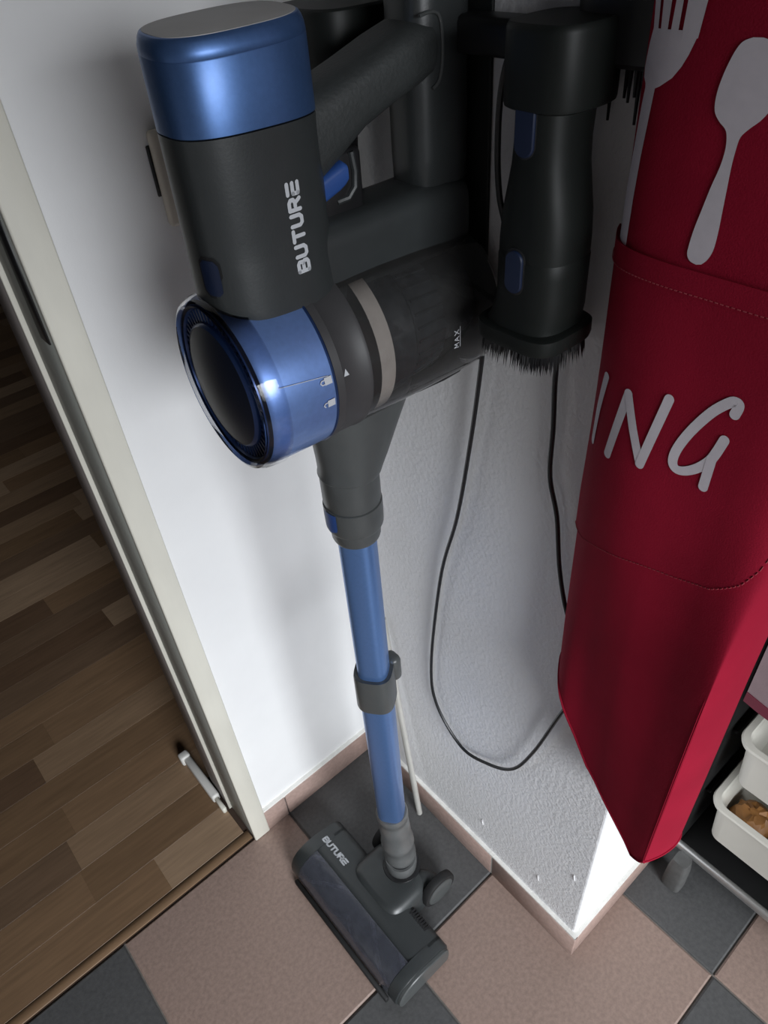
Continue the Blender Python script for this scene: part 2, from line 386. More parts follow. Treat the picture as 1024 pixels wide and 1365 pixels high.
# pillar (battery housing)
PX, PAX, PAY, PE = -0.0465, 0.0475, 0.0335, 2.8
prof = [(1.0605, .90), (1.0625, .95), (1.0665, .985), (1.0725, 1.0), (1.078, 1.0), (1.085, 1.0), (1.092, .9995), (1.099, .999), (1.106, .999), (1.113, .9985), (1.120, .998), (1.13, .998), (1.1888, .995)]
def low_lift(p):                                   # the housing foot rises towards the exhaust end
    f = max(0, min(1, (1.13 - p[2]) / .06)); return Vector((p[0], p[1] * (1 + .10 * max(0, min(1, (1.12 - p[2]) / .05))), p[2] + f * .020 * max(0, (-.052 - p[0]) / .042) ** 1.3))
pil = MB().loft([ring_se(PX, 0, PAX * k, PAY * k, z, 72, PE) for z, k in prof]).xf(low_lift).xf(yaw).build('battery_housing', M['grey_plastic'], vac)
prof = [(1.1892, .975), (1.1898, .997), (1.2285, .992), (1.2291, .985), (1.2297, .991), (1.2335, .982), (1.237, .960), (1.2388, .935), (1.2394, .915)]
def cap_tilt(p):
    f = max(0, min(1, (p[2] - 1.2) / .03)); return Vector((p[0], p[1], p[2] + f * (.035 * (p[0] - PX) + .05 * p[1])))
cap = MB().loft([ring_se(PX, 0, PAX * k, PAY * (k - .02 * (k < .98)), z, 72, PE) for z, k in prof]).xf(cap_tilt).xf(yaw).build('battery_cap', M['blue_metal'], vac)
MB().loft([ring_se(PX, 0, PAX * k, PAY * (k - .02), z, 72, PE) for z, k in ((1.2385, .905), (1.2397, .90), (1.2399, .88))]).xf(cap_tilt).xf(yaw).build('cap_top_reflection', M['cap_top_reflection'], cap)  # added plate: the cap's grazing reflection painted as flat grey
def pillar_pt(th, z, off=0.0):
    c, s = math.cos(th), math.sin(th)
    return Vector((PX + (PAX + off) * math.copysign(abs(c) ** (2 / PE), c), (PAY + off) * math.copysign(abs(s) ** (2 / PE), s), z))
def pillar_patch(name, th0, th1, z0, z1, off, m, parent, n=10):
    rows = []
    for j in range(9):
        v = j / 8; rr = []
        inset = 0.0
        if v < .2: inset = (1 - math.sqrt(max(0, 1 - ((.2 - v) / .2) ** 2))) * .22
        if v > .8: inset = (1 - math.sqrt(max(0, 1 - ((v - .8) / .2) ** 2))) * .22
        for i in range(n + 1):
            u = inset + (1 - 2 * inset) * i / n
            rr.append(pillar_pt(th0 + (th1 - th0) * u, z0 + (z1 - z0) * v, off))
        rows.append(rr)
    mb = MB().grid(rows)
    return mb.xf(yaw).build(name, m, parent)
pillar_patch('release_recess', PI * 1.03, PI * 1.20, 1.096, 1.123, .0004, M['rubber'], pil)
pillar_patch('release_button', PI * 1.045, PI * 1.185, 1.098, 1.121, .0010, M['navy_btn'], pil)
# logo strokes: (u right, v up) letter cell 1.0 high, 0.95 wide
LOGO = {'B': [[(0, 1), (.66, 1), (.84, .88), (.84, .64), (.68, .52), (.22, .52)], [(.68, .52), (.9, .40), (.9, .12), (.70, 0), (.0, 0)], [(0, 0), (0, 1)]],
        'U': [[(0, 1), (0, .2), (.2, 0), (.65, 0), (.85, .2), (.85, 1)]],
        'T': [[(0, 1), (.9, 1)], [(.45, .75), (.45, 0)]],
        'R': [[(0, 0), (0, 1), (.62, 1), (.85, .85), (.85, .6), (.62, .45), (.3, .45)], [(.6, .38), (.88, 0)]],
        'E': [[(0, 1), (.85, 1)], [(0, .5), (.85, .5)], [(0, 0), (.85, 0)], [(0, 0), (0, .5)]],
        'M': [[(0, 0), (.1, 1), (.45, .3), (.8, 1), (.9, 0)]], 'A': [[(0, 0), (.42, 1), (.85, 0)], [(.2, .35), (.66, .35)]], 'X': [[(0, 0), (.8, 1)], [(0, 1), (.8, 0)]]}
def text_polys(txt, h, adv, w, sx=1.0):
    out = []; x = 0
    for ch in txt:
        for st in LOGO[ch]:
            out += [[(a, b) for a, b in q] for q in stroke2d([(x + px * h * sx, py * h) for px, py in st], w)]
        x += adv
    return out
def lay(polys, fn, name, m, parent):
    mb = MB()
    for q in polys: mb.add([fn(a, b) for a, b in q], [tuple(range(len(q)))])
    return mb.build(name, m, parent, smooth=False)
# BUTURE reads upward on the near face: text u -> +z, text v -> -X'
tp = text_polys('BUTURE', 0.0078, 0.0099, 0.0026, 0.96)
def on_pillar(a, b):
    X = -0.0315 - b; z = 1.1025 + a * .97
    f = min(1, abs((X - PX) / PAX)); Y = -PAY * (1 - f ** PE) ** (1 / PE); q = low_lift((X, Y, z))
    return yaw((X, q[1] - .0004, z))
lay(tp, on_pillar, 'logo_print', M['print_white'], pil)
# lower bar, column, grip
def rsec(cx, hx, hz, cz, yv=None, n=32, e=4):
    return [(cx, hx * math.copysign(abs(math.cos(2 * PI * k / n)) ** (2 / e), math.cos(2 * PI * k / n)),
             cz + hz * math.copysign(abs(math.sin(2 * PI * k / n)) ** (2 / e), math.sin(2 * PI * k / n))) for k in range(n)]
MB().loft([rsec(x, hy, hz, cz) for x, hy, hz, cz in ((-.03, .029, .031, 1.092), (-.004, .0292, .0305, 1.092), (.006, .0285, .0295, 1.0925), (.03, .0275, .0285, 1.0935), (.07, .0272, .0280, 1.095), (.10, .028, .028, 1.096), (.118, .026, .026, 1.096))]
    ).xf(yaw).build('motor_bridge', M['grey_plastic'], vac)
colm = MB().loft([ring_se(cx, 0, ax, ay, z, 48, 3.2) for cx, ax, ay, z in ((.1025, .024, .0195, 1.118), (.1025, .0255, .021, 1.121), (.1025, .026, .0215, 1.14), (.1025, .026, .0215, 1.20), (.1025, .026, .0215, 1.262), (.1025, .025, .020, 1.270), (.1025, .020, .016, 1.273))]
    ).xf(yaw).build('handle_column', M['grey_plastic'], vac)
# lighter tube along the grip's end seam, imitating its rim highlight
cpts = [(.078, -.0222, 1.2255), (.088, -.0222, 1.2265), (.0945, -.0222, 1.2235), (.0968, -.0222, 1.212), (.0965, -.0222, 1.198), (.0935, -.0222, 1.188), (.088, -.0222, 1.184)]
MB().tube(spline(cpts, 5), .0011, 8).xf(yaw).build('grip_rim_highlight', M['mid_grey'], colm)
gpts = [(-.020, 1.168, .0275, .0235), (-.004, 1.171, .0275, .0235), (.010, 1.177, .0250, .0235), (.035, 1.189, .0205, .0235), (.06, 1.198, .0200, .0235), (.080, 1.204, .0195, .0235), (.090, 1.206, .0185, .0232), (.0945, 1.2065, .016, .021), (.0960, 1.2065, .012, .016)]
gr = MB().loft([rsec(x, hy, hz, z, e=3) for x, z, hz, hy in gpts]).xf(yaw).build('grip', M['grip_plastic'], vac)
rbox('trigger_bay', (-.004, .033, -.013, .013, 1.118, 1.160), .004, M['black'], vac, 2, yaw)
tg = MB().loft([rsec(x, .0115, hz, z, e=4) for x, z, hz in ((-.006, 1.1400, .0085), (.008, 1.1450, .0085), (.0125, 1.147, .008), (.0145, 1.1475, .006))]).xf(lambda p: yaw((p[0] + .002, p[1] - .008, p[2]))).build('trigger', M['blue_btn'], vac)
MB().tube([(.024, -.013, 1.158), (.0255, -.0135, 1.146), (.0245, -.0135, 1.136), (.019, -.013, 1.130), (.010, -.012, 1.129)], .0022, 8).xf(yaw).build('trigger_guard', M['grey_plastic'], vac)
# motor end: pearl blue shell
sh = lathe([(-.042, .0652), (-.060, .0654), (-.080, .0650), (-.088, .0643), (-.0918, .0630), (-.0930, .0622)], 96, False).xf(yaw).build('motor_shell', M['blue_shell'], vac)
lathe([(-.0930, .0622), (-.0945, .0610), (-.0953, .0595), (-.0950, .0575), (-.0925, .0565), (-.088, .0560), (-.088, .0440)], 96, False).xf(yaw).build('front_rim', M['navy_gloss'], sh)
lathe([(-.0948, .0600), (-.0962, .0596), (-.0958, .0588)], 96, False).xf(yaw).build('rim_line', M['navy_rim'], sh)
lathe([(-.0895, .0582), (-.0975, .0590), (-.0992, .0605), (-.0980, .0632), (-.0930, .0655), (-.080, .0668)], 96, False).xf(yaw).build('clear_rim', M['rim_clear'], sh)
lathe([(-.0945, .0576), (-.0952, .0570), (-.093, .0562)], 96, False).xf(yaw).build('rim_ring', M['navy_rim'], sh)
lathe([(-.0885, .0565), (-.0885, .0430)], 96, False).xf(yaw).build('vent_floor', M['black'], sh)
vb = MB()
for k in range(60):
    a = 2 * PI * k / 60; da = .022
    pts = []
    for s_, r_, q in ((-.0888, .0562, -da), (-.0888, .0562, da), (-.0888, .0470, da), (-.0888, .0470, -da), (-.0935, .0558, -da), (-.0935, .0558, da), (-.0935, .0470, da), (-.0935, .0470, -da)):
        pts.append((s_, r_ * math.cos(a + q), ZC + r_ * math.sin(a + q)))
    vb.add(pts, [(4, 5, 6, 7), (0, 1, 5, 4), (1, 2, 6, 5), (2, 3, 7, 6), (3, 0, 4, 7)])
vb.xf(yaw).build('vent_fins', M['navy_rim'], sh, smooth=False)
lathe([(-.089, .0468), (-.0955, .0468), (-.0968, .0458), (-.0975, .0445)], 96, False).xf(yaw).build('disc_ring', M['navy_rim'], sh)
dprof = [(-.0972, .0446)] + [(-.0972 - .0045 * (1 - (r / .0446) ** 2), r) for r in (.042, .038, .03, .02, .01, .002)]
lathe(dprof, 96, True).xf(yaw).build('exhaust_disc', M['navy'], sh)
lathe([(-.0424, .0655), (-.0415, .0661), (-.0405, .0655)], 96, False).xf(yaw).build('seam_ring', M['navy_rim'], sh)
# dark collar ring and clear dust cup
rg = lathe([(-.0405, .0640), (-.0400, .0652), (-.034, .0655), (-.033, .0648), (-.014, .0648), (-.013, .0655), (-.010, .0655), (-.009, .062)], 96, False).xf(yaw).build('lock_ring', M['ring_grey'], vac)
cup = lathe([(-.010, .0650), (.02, .0648), (.06, .0642), (.10, .0632), (.118, .0622), (.122, .060)], 96, False).xf(yaw).build('dust_cup', M['cup'], vac)
lathe([(.120, .0595), (.1215, .0580), (.1215, .002)], 64, False).xf(yaw).build('cup_lid', M['grey_plastic'], cup)
lathe([(-.012, .0625), (-.012, .030), (.0, .030), (.0, .0625)], 64, False).xf(yaw).build('cup_bulkhead', M['mid_grey'], cup)
lathe([(.0, .0612), (.014, .0610), (.016, .058), (.016, .040)], 64, False).xf(yaw).build('filter_ring', M['beige_ring'], cup)
fl2 = lathe([(.016, .0555), (.040, .0540), (.044, .050), (.075, .047), (.080, .036), (.118, .034)], 64, False).xf(yaw).build('filter_cone', M['filter'], cup)
fb = MB()
for k in range(30):
    a = 2 * PI * k / 30
    fb.tube([(.046, .0502 * math.cos(a), ZC + .0502 * math.sin(a)), (.074, .0475 * math.cos(a), ZC + .0475 * math.sin(a))], .0011, 5)
fb.xf(yaw).build('filter_ribs', M['filter'], fl2)
# marks on the cylinder: position (s, angle)
def on_cyl(s, ang, r=.0664): return yaw((s, r * math.cos(ang), ZC + r * math.sin(ang)))
def cyl_lay(polys, s0, a0, name, m, parent, r=.0664, rot=0):
    """2D (u along s, v along the tangent upwards on the near side)"""
    return lay(polys, lambda u, v: on_cyl(s0 + u, a0 - v / r, r), name, m, parent)
D = math.radians
def lock(u, v, op):
    k = .0030
    body = [[(u - k, v - k * .8), (u + k, v - k * .8), (u + k, v + k), (u - k, v + k)]]
    sh_ = [(u - k, v + k * .5), (u - 1.7 * k, v + k * .5), (u - 2.1 * k, v), (u - 1.7 * k, v - k * .5)] + ([] if op else [(u - k, v - k * .5)])
    return body + stroke2d(sh_, .0008)
cyl_lay(lock(0, 0, False), -.0470, D(169), 'lock_symbol', M['print_white'], sh)
cyl_lay(lock(0, 0, True), -.0472, D(183.8), 'lock_symbol', M['print_white'], sh)
cyl_lay(stroke2d([(-.037, .0055), (.0, 0)], .0004), -.0545 + .008, D(166.0), 'seam_line', M['print_white'], sh)
cyl_lay([[(-.0022, -.0022), (.0022, -.0022), (.0, .0030)]], -.0313, D(169.5), 'arrow_symbol', M['print_white'], rg, .0651)
# MAX: reads upward, letter tops to -s
mp = text_polys('MAX', .0042, .0056, .0007)
lay(mp, lambda a, b: on_cyl(.0725 - b, D(187.5) - a / .0648, .0649), 'max_mark', M['print_white'], cup)
lay(stroke2d([(0, 0), (.0165, 0)], .0006), lambda a, b: on_cyl(.0742 - b, D(187.5) - a / .0648, .0649), 'max_line', M['print_white'], cup)
# latch under the cup
MB().loft([rsec(x, hy, hz, z, n=20, e=3) for x, hy, hz, z in ((-.036, .006, .002, .9585), (-.02, .010, .0035, .9575), (.03, .012, .004, .957), (.075, .016, .007, .958), (.10, .018, .009, .960), (.118, .018, .010, .962))]).xf(yaw).build('cup_latch', M['black'], vac)
# neck funnel, tube socket, collar
def circ(x, y, z, rx, ry=None, n=40, e=2.0): return ring_se(x, y, rx, ry or rx, z, n, e)
MB().loft([circ(.020, 0, .972, .052, .030), circ(.016, 0, .955, .047, .0305), circ(.011, 0, .935, .040, .030), circ(.006, 0, .915, .0335, .0292), circ(.003, 0, .905, .0300, .0288), circ(.001, 0, .900, .0290, .0290), circ(.001, 0, .899, .0284, .0284)]).xf(yaw).build('inlet_funnel', M['mid_grey'], vac)
MB().loft([circ(0, 0, z, r) for z, r in ((.905, .0265), (.8985, .0270), (.885, .0270), (.868, .0270), (.8655, .0264))]).xf(yaw).build('inlet_socket', M['mid_grey'], vac)
cl = MB().loft([circ(0, 0, z, r) for z, r in ((.8655, .0260), (.8645, .0276), (.852, .0277), (.8390, .0273), (.8365, .0264), (.8360, .0240), (.824, .0236), (.8210, .0226), (.8205, .0190))]).xf(yaw).build('tube_collar', M['mid_grey'], vac)
def cyl_patch(name, r, a0, a1, z0, z1, m, parent, n=8):
    rows = []
    for j in range(9):
        v = j / 8; ins = 0
        if v < .25: ins = (1 - math.sqrt(max(0, 1 - ((.25 - v) / .25) ** 2))) * .4
        rows.append([(r * math.cos(a0 + (a1 - a0) * (ins + (1 - 2 * ins) * i / n)), r * math.sin(a0 + (a1 - a0) * (ins + (1 - 2 * ins) * i / n)), z0 + (z1 - z0) * v) for i in range(n + 1)])
    return MB().grid(rows).xf(yaw).build(name, m, parent)
cyl_patch('collar_button', .0284, D(168), D(202), .842, .8645, M['blue_btn'], cl)
# telescopic tube
def prad(z, r, e=3.0): return ring_se(0, 0, r, r, z, 40, e, rot=D(38))
MB().loft([prad(z, .0172) for z in (.80, .85)][:0] + [prad(.83, .0178), prad(.54, .0178)]).build('upper_tube', M['blue_tube'], vac)
MB().loft([prad(.585, .0192), prad(.255, .0192), prad(.252, .0182)]).build('lower_tube', M['blue_tube'], vac)
cp = MB().loft([prad(z, r) for z, r in ((.607, .0195), (.6075, .0222), (.604, .0228), (.552, .0232), (.549, .0226), (.5485, .0200))]).build('tube_clip', M['mid_grey'], vac)
rbox('clip_hook', (.018, .0335, -.013, .008, .572, .612), .0065, M['mid_grey'], cp, 3)
# lower joint
MB().loft([circ(0, 0, z, r) for z, r in ((.268, .0185), (.2675, .0222), (.262, .0236), (.250, .0232), (.246, .0212), (.236, .0212), (.232, .0228), (.205, .0235), (.170, .0240), (.166, .0258), (.154, .0260), (.150, .0244), (.122, .0246), (.118, .0258), (.108, .0258), (.104, .0248), (.1035, .020))]).xf(lambda p: Vector((p[0] + .0095 * max(0, min(1, (.27 - p[2]) / .17)), p[1] + .0045 * max(0, min(1, (.27 - p[2]) / .17)), p[2]))).build('swivel_joint', M['satin_grey'], vac)
# floor head (world coordinates shifted to the vacuum root)
HY0, HY1_ = -0.042, 0.232
def prof_ring(y, pts): return [(x - OX, y - OY, z) for x, z in pts]
hull = [(-.010, .006), (-.012, .040), (-.012, .0555), (-.006, .0575), (.004, .0575), (.014, .0545), (.026, .0525), (.040, .0500), (.0475, .0455), (.0515, .0370), (.0525, .020), (.050, .006)]
full = [(-.054, .006), (-.0575, .018), (-.0565, .030), (-.050, .0435), (-.040, .0525), (-.027, .0575), (-.014, .0590), (.004, .0580), (.014, .0550), (.026, .0525), (.040, .0500), (.0475, .0455), (.0515, .0370), (.0525, .020), (.050, .006)]
def scaled(pts, k, c=(-.003, .030)): return [(c[0] + (x - c[0]) * k, c[1] + (z - c[1]) * k) for x, z in pts]
head = MB()
head.loft([prof_ring(y, hull) for y in (-.025, .05, .14, .214)])
head.loft([prof_ring(-.0395, scaled(full, .965)), prof_ring(-.0375, full), prof_ring(-.020, full)])
head.loft([prof_ring(.209, full), prof_ring(.229, full), prof_ring(.2325, scaled(full, .96))])
hd = head.build('floor_head', M['grey_plastic'], vac)
MB().loft([prof_ring(-.0398, scaled(full, .95)), prof_ring(-.0440, scaled(full, .945)), prof_ring(-.0455, scaled(full, .90))]).build('head_end_cap', M['mid_grey'], hd)
wc = [(-.0575, .018), (-.0565, .030), (-.050, .0435), (-.040, .0525), (-.027, .0575), (-.0125, .0585)]
wv = MB(); wv.grid([prof_ring(y, wc) for y in (-.0195, .05, .14, .2085)])
wv.build('roller_cover', M['window_cover'], hd)
frm = MB()
for y0, y1 in ((-.021, -.018), (.2075, .2105)):
    pass
rc = (-.027, .030); RR = .0245
def rcirc(y, r, n=28): return [(rc[0] - OX + r * math.cos(2 * PI * k / n), y - OY, rc[1] + r * math.sin(2 * PI * k / n)) for k in range(n)]
rol = MB().loft([rcirc(-.0185, RR * .9), rcirc(.2075, RR * .9)]).build('brush_roller', M['roller'], hd)
st = MB()
for s0 in range(3):
    rows = []
    for k in range(33):
        y = -.018 + .225 * k / 32; a = 2 * PI * s0 / 3 + 3.4 * abs(k / 32 - .5) * 2
        rows.append([(rc[0] - OX + r * math.cos(a + d), y - OY, rc[1] + r * math.sin(a + d)) for r, d in ((RR * .88, -.22), (RR * 1.03, -.12), (RR * 1.03, .12), (RR * .88, .22))])
    st.grid(rows)
st.build('roller_stripes', M['roller_stripe'], rol)
rbox('front_bumper', (-.0655 - OX, -.0585 - OX, -.024 - OY, .212 - OY, .003, .017), .0015, M['rubber'], hd, 1)
# head logo, reads toward the viewer (text u -> -y, text v -> +x)
hp = text_polys('BUTURE', .0085, .0102, .0030)
lay(hp, lambda a, b: Vector((.006 + b - OX, .217 - a - OY, .0583 - max(0, (b + .002) * .27))), 'head_logo', M['print_white'], hd)
for k in range(8):
    yy = .031 - k * .0047
    rbox('vent_slot', (.0375 - OX, .0490 - OX, yy - .0014 - OY, yy + .0014 - OY, .0440, .0510), .0, M['black'], hd, 1, lambda p: Vector((p.x, p.y, p.z + .0003 - .28 * (p.x - (.0375 - OX)))))
# saddle with yoke
MB().loft([ring_se(.050 - OX, .0935 - OY, ax, ay, z, 48, 4.5) for ax, ay, z in ((.048, .060, .012), (.048, .059, .036), (.046, .056, .048), (.042, .050, .0560), (.037, .043, .0600), (.032, .036, .0612))]).build('joint_saddle', M['grey_plastic'], hd)
MB().loft([ring_se(.0765 - OX, .0935 - OY, r, r, z, 36, 2) for r, z in ((.0300, .040), (.0315, .060), (.0300, .0630), (.0285, .0632))]).build('saddle_collar', M['black'], hd)
for sgn in (1, -1):
    pts = [(.078 - OX, sgn * .025, .040), (.092 - OX, sgn * .040, .043), (.100 - OX, sgn * .050, .038)]
    MB().tube([(a, b + .0955 - OY, c) for a, b, c in spline(pts, 5)], .016, 14).build('wheel_arm', M['grey_plastic'], hd)
def wheel(yc, sgn):
    R = .0330; c = (.101 - OX, yc - OY, R + .001); n = 40
    prof = [(-.009, .020), (-.009, .029), (-.0075, .0320), (-.004, .0330), (.003, .0330), (.0055, .0315), (.006, .0295)]
    mb = MB().loft([[(c[0] + r * math.cos(2 * PI * k / n), c[1] + sgn * s, c[2] + r * math.sin(2 * PI * k / n)) for k in range(n)] for s, r in prof], True, True)
    wh = mb.build('wheel', M['rubber'], hd)
    prof = [(.0055, .0262), (.0072, .0255), (.0080, .0240), (.0084, .012), (.0085, .001)]
    MB().loft([[(c[0] + r * math.cos(2 * PI * k / n), c[1] + sgn * s, c[2] + r * math.sin(2 * PI * k / n)) for k in range(n)] for s, r in prof], False, True).build('wheel_disc', M['mid_grey'], wh)
wheel(.033, -1); wheel(.158, 1)
# lower cup of the joint between the yoke arms, with the dark slit above it
BX, BY = .0765 - OX, .0935 - OY
MB().loft([[(BX + r * math.cos(2 * PI * k / 32), BY + r * math.sin(2 * PI * k / 32), z + .004 * math.cos(2 * PI * k / 32 - .6) * (z > .09)) for k in range(32)] for z, r in ((.050, .015), (.056, .0215), (.064, .0248), (.074, .0258), (.092, .0258), (.0945, .0250), (.0946, .018))]).build('joint_cup', M['satin_grey'], vac)
MB().tube([(BX, BY, .085), (BX, BY, .106)], .0215, 28).build('joint_gap', M['black'], vac)

# ------------------------------------------------------------------ wall dock with tools
dock = empty('wall_dock', (XB, OY, 1.10))
tag(dock, 'dark grey charging dock on the wall behind the vacuum handle', 'dock')
def dk(p): return Vector((p[0] - XB, p[1] - OY, p[2] - 1.10))
rbox('dock_plate', (.1963, .1996, .050, .130, 1.02, 1.36), .0015, M['tool_grey'], dock, 2, dk)
rbox('dock_cradle', (.150, .1965, .066, .112, 1.276, 1.33), .006, M['black'], dock, 3, dk)
rbox('dock_crossbar', (.176, .1995, -.040, .172, 1.200, 1.222), .004, M['black'], dock, 2, dk)
def socket(y0, hx, hy, x, z0, z1):
    return MB().loft([ring_se(x, y0, hx * k, hy * k, z, 40, 3.4) for z, k in ((z0, .93), (z0 + .001, .985), (z0 + .003, 1), (z1 - .004, 1.0), (z1 - .0015, .985), (z1, .94), (z1 + .0002, .5))]).xf(dk).build('dock_socket', M['tool_grey'], dock)
socket(-.036, .030, .0270, .162, 1.186, 1.2285)
socket(.173, .034, .039, .160, 1.186, 1.2265)

# combination crevice and dusting brush tool in the right socket
tool = empty('dusting_brush_tool', (.158, -.042, 1.03))
tag(tool, 'dark grey two-part nozzle with dusting brush hanging in the dock beside the apron', 'vacuum tool')
def tl(p): return Vector((p[0] - .158, p[1] + .042, p[2] - 1.03))
secs = [(1.190, .0225, .0190, .158), (1.168, .0225, .0192, .158), (1.155, .0230, .0200, .158), (1.140, .0240, .0228, .158), (1.126, .0250, .0255, .158), (1.110, .0255, .0268, .158), (1.0995, .0255, .0270, .158), (1.0985, .0248, .0262, .158)]
nb = MB().loft([ring_se(x, -.0365, hx, hy, z, 44, 3.0) for z, hx, hy, x in secs]).xf(tl).build('adapter_body', M['tool_grey'], tool)
secs = [(1.1005, .0252, .0267), (1.0990, .0258, .0274), (1.090, .0258, .0274), (1.075, .0258, .0274), (1.064, .0262, .0280), (1.056, .0270, .0290), (1.050, .0285, .0305)]
bb = MB().loft([ring_se(.158, -.0365 + .003 * max(0, (1.066 - z) / .01), hx, hy, z, 44, 3.0) for z, hx, hy in secs]).xf(tl).build('brush_body', M['tool_grey'], tool)
BC = (.157, -.0335)
secs = [(1.0520, .0300, .0325), (1.0510, .0315, .0345), (1.0435, .0318, .0348), (1.0400, .0310, .0340)]
MB().loft([ring_se(*BC, hx, hy, z, 44, 4) for z, hx, hy in secs]).xf(tl).build('brush_flange', M['tool_grey'], tool)
br = MB(); random.seed(3)
for layer in range(4):
    N = 150
    for k in range(N):
        t = 2 * PI * (k + random.random()) / N; kk = (.93, .84, .72, .55)[layer]
        c, s_ = math.cos(t), math.sin(t)
        x = BC[0] + .0300 * kk * math.copysign(abs(c) ** (2 / 3.2), c); y = BC[1] + .0340 * kk * math.copysign(abs(s_) ** (2 / 3.2), s_)
        L = .017 + random.uniform(-.0018, .0018); dx, dy = c * .002 + random.uniform(-.001, .001), s_ * .002 + random.uniform(-.001, .001)
        w_ = .0011; px, py = -s_ * w_, c * w_
        br.add([(x - px, y - py, 1.042), (x + px, y + py, 1.042), (x + c * w_, y + s_ * w_, 1.042), (x + dx, y + dy, 1.0415 - L)], [(0, 1, 3), (1, 2, 3), (2, 0, 3)])
bo = br.xf(tl).build('bristles', M['black'], tool, smooth=False); bo['kind'] = 'stuff'
def pad(name, x, y, hy, z0, z1, m, parent, tilt=0.0, thick=.0025):
    """rounded pill-shaped button standing on the -x face"""
    n = 36; zc = (z0 + z1) / 2; hz = (z1 - z0) / 2
    rings = []
    for d, k in ((0, 1), (-thick * .7, 1), (-thick, .9), (-thick * 1.05, .5)):
        r = []
        for i in range(n):
            t = 2 * PI * i / n; yy = hy * k * math.cos(t); zz = (hz - hy) * (1 if math.sin(t) > 0 else -1) + hy * k * math.sin(t)
            r.append((x + d + tilt * yy, y + yy, zc + zz))
        rings.append(r)
    return MB().loft(rings).xf(tl).build(name, m, parent)
pad('button_recess', .1362, -.0340, .0082, 1.1600, 1.1965, M['black'], nb, -.06, .0012)
pad('latch_button', .1358, -.0340, .0070, 1.1615, 1.1950, M['navy_btn'], nb, -.06)
pad('button_recess', .1328, -.0340, .0080, 1.0770, 1.1085, M['black'], bb, -.06, .0012)
pad('latch_button', .1324, -.0340, .0068, 1.0785, 1.1070, M['navy_btn'], bb, -.06)
# narrow nozzle hanging in the far socket
t2 = empty('crevice_nozzle', (.160, .190, 1.05))
tag(t2, 'black nozzle in the far dock socket, half hidden behind the vacuum grip', 'vacuum tool')
def t2f(p): return Vector((p[0] - .160, p[1] - .190, p[2] - 1.05))
MB().loft([ring_se(.160, .190, hx, hy, z, 36, 3) for z, hx, hy in ((1.190, .024, .0245), (1.165, .024, .0245), (1.160, .021, .021), (1.10, .018, .0185), (1.02, .011, .016))]).xf(t2f).build('nozzle_body', M['black'], t2)
MB().loft([ring_se(.160, .190, hx, hy, z, 36, 3) for z, hx, hy in ((1.186, .0252, .0257), (1.180, .0256, .0261), (1.174, .0252, .0257))]).xf(t2f).build('nozzle_ring', M['grey_plastic'], t2)

# ------------------------------------------------------------------ charging cable, looping down the wall
C1 = [(.172, -.006, 1.222), (.165, .004, 1.211), (.168, .015, 1.185), (.170, .018, 1.149), (.170, .015, 1.121), (.172, .010, 1.096), (.174, .014, 1.058), (.180, .028, 1.027), (.184, .039, .998), (.188, .045, .966), (.190, .058, .879), (.190, .076, .771), (.192, .106, .653), (.193, .130, .459), (.193, .121, .369), (.193, .071, .316), (.193, .020, .334), (.192, -.025, .379), (.190, -.056, .463), (.186, -.089, .592), (.186, -.111, .660), (.187, -.113, .692), (.188, -.100, .708), (.188, -.076, .740), (.190, -.059, .790), (.190, -.049, .850), (.190, -.037, .890), (.190, -.035, .941), (.190, -.032, .993), (.191, -.034, 1.06), (.191, -.04, 1.20)]
cab = MB().tube(spline(C1, 8), .0022, 8).build('charger_cable', M['black'])
tag(cab, 'thin black charger cable looping down the white wall', 'cable')

# ------------------------------------------------------------------ wall switch plate behind the battery
sw = empty('wall_switch', (.1, YA, 1.1)); tag(sw, 'aged beige switch plate on the wall left of the vacuum', 'wall switch')
def swf(p): return Vector((p[0] - .1, p[1] - YA, p[2] - 1.1))
rbox('switch_plate', (.064, .146, YA - .0105, YA - .0004, 1.058, 1.140), .004, M['beige_plate'], sw, 3, swf)
rbox('switch_rocker', (.076, .134, YA - .0135, YA - .010, 1.070, 1.128), .0025, M['beige_plate'], sw, 2, swf)
rbox('plate_gap', (.0615, .066, YA - .0022, YA - .0003, 1.085, 1.128), .0008, M['black'], sw, 1, swf)

# ------------------------------------------------------------------ thin rod standing behind the tube
rod = MB().tube([(.177, .160, .0005), (.1855, .200, .25), (.1925, .232, .47)], .0052, 14).build('metal_rod', M['rod'])
tag(rod, 'thin pale metal rod leaning in the corner behind the blue tube', 'rod')

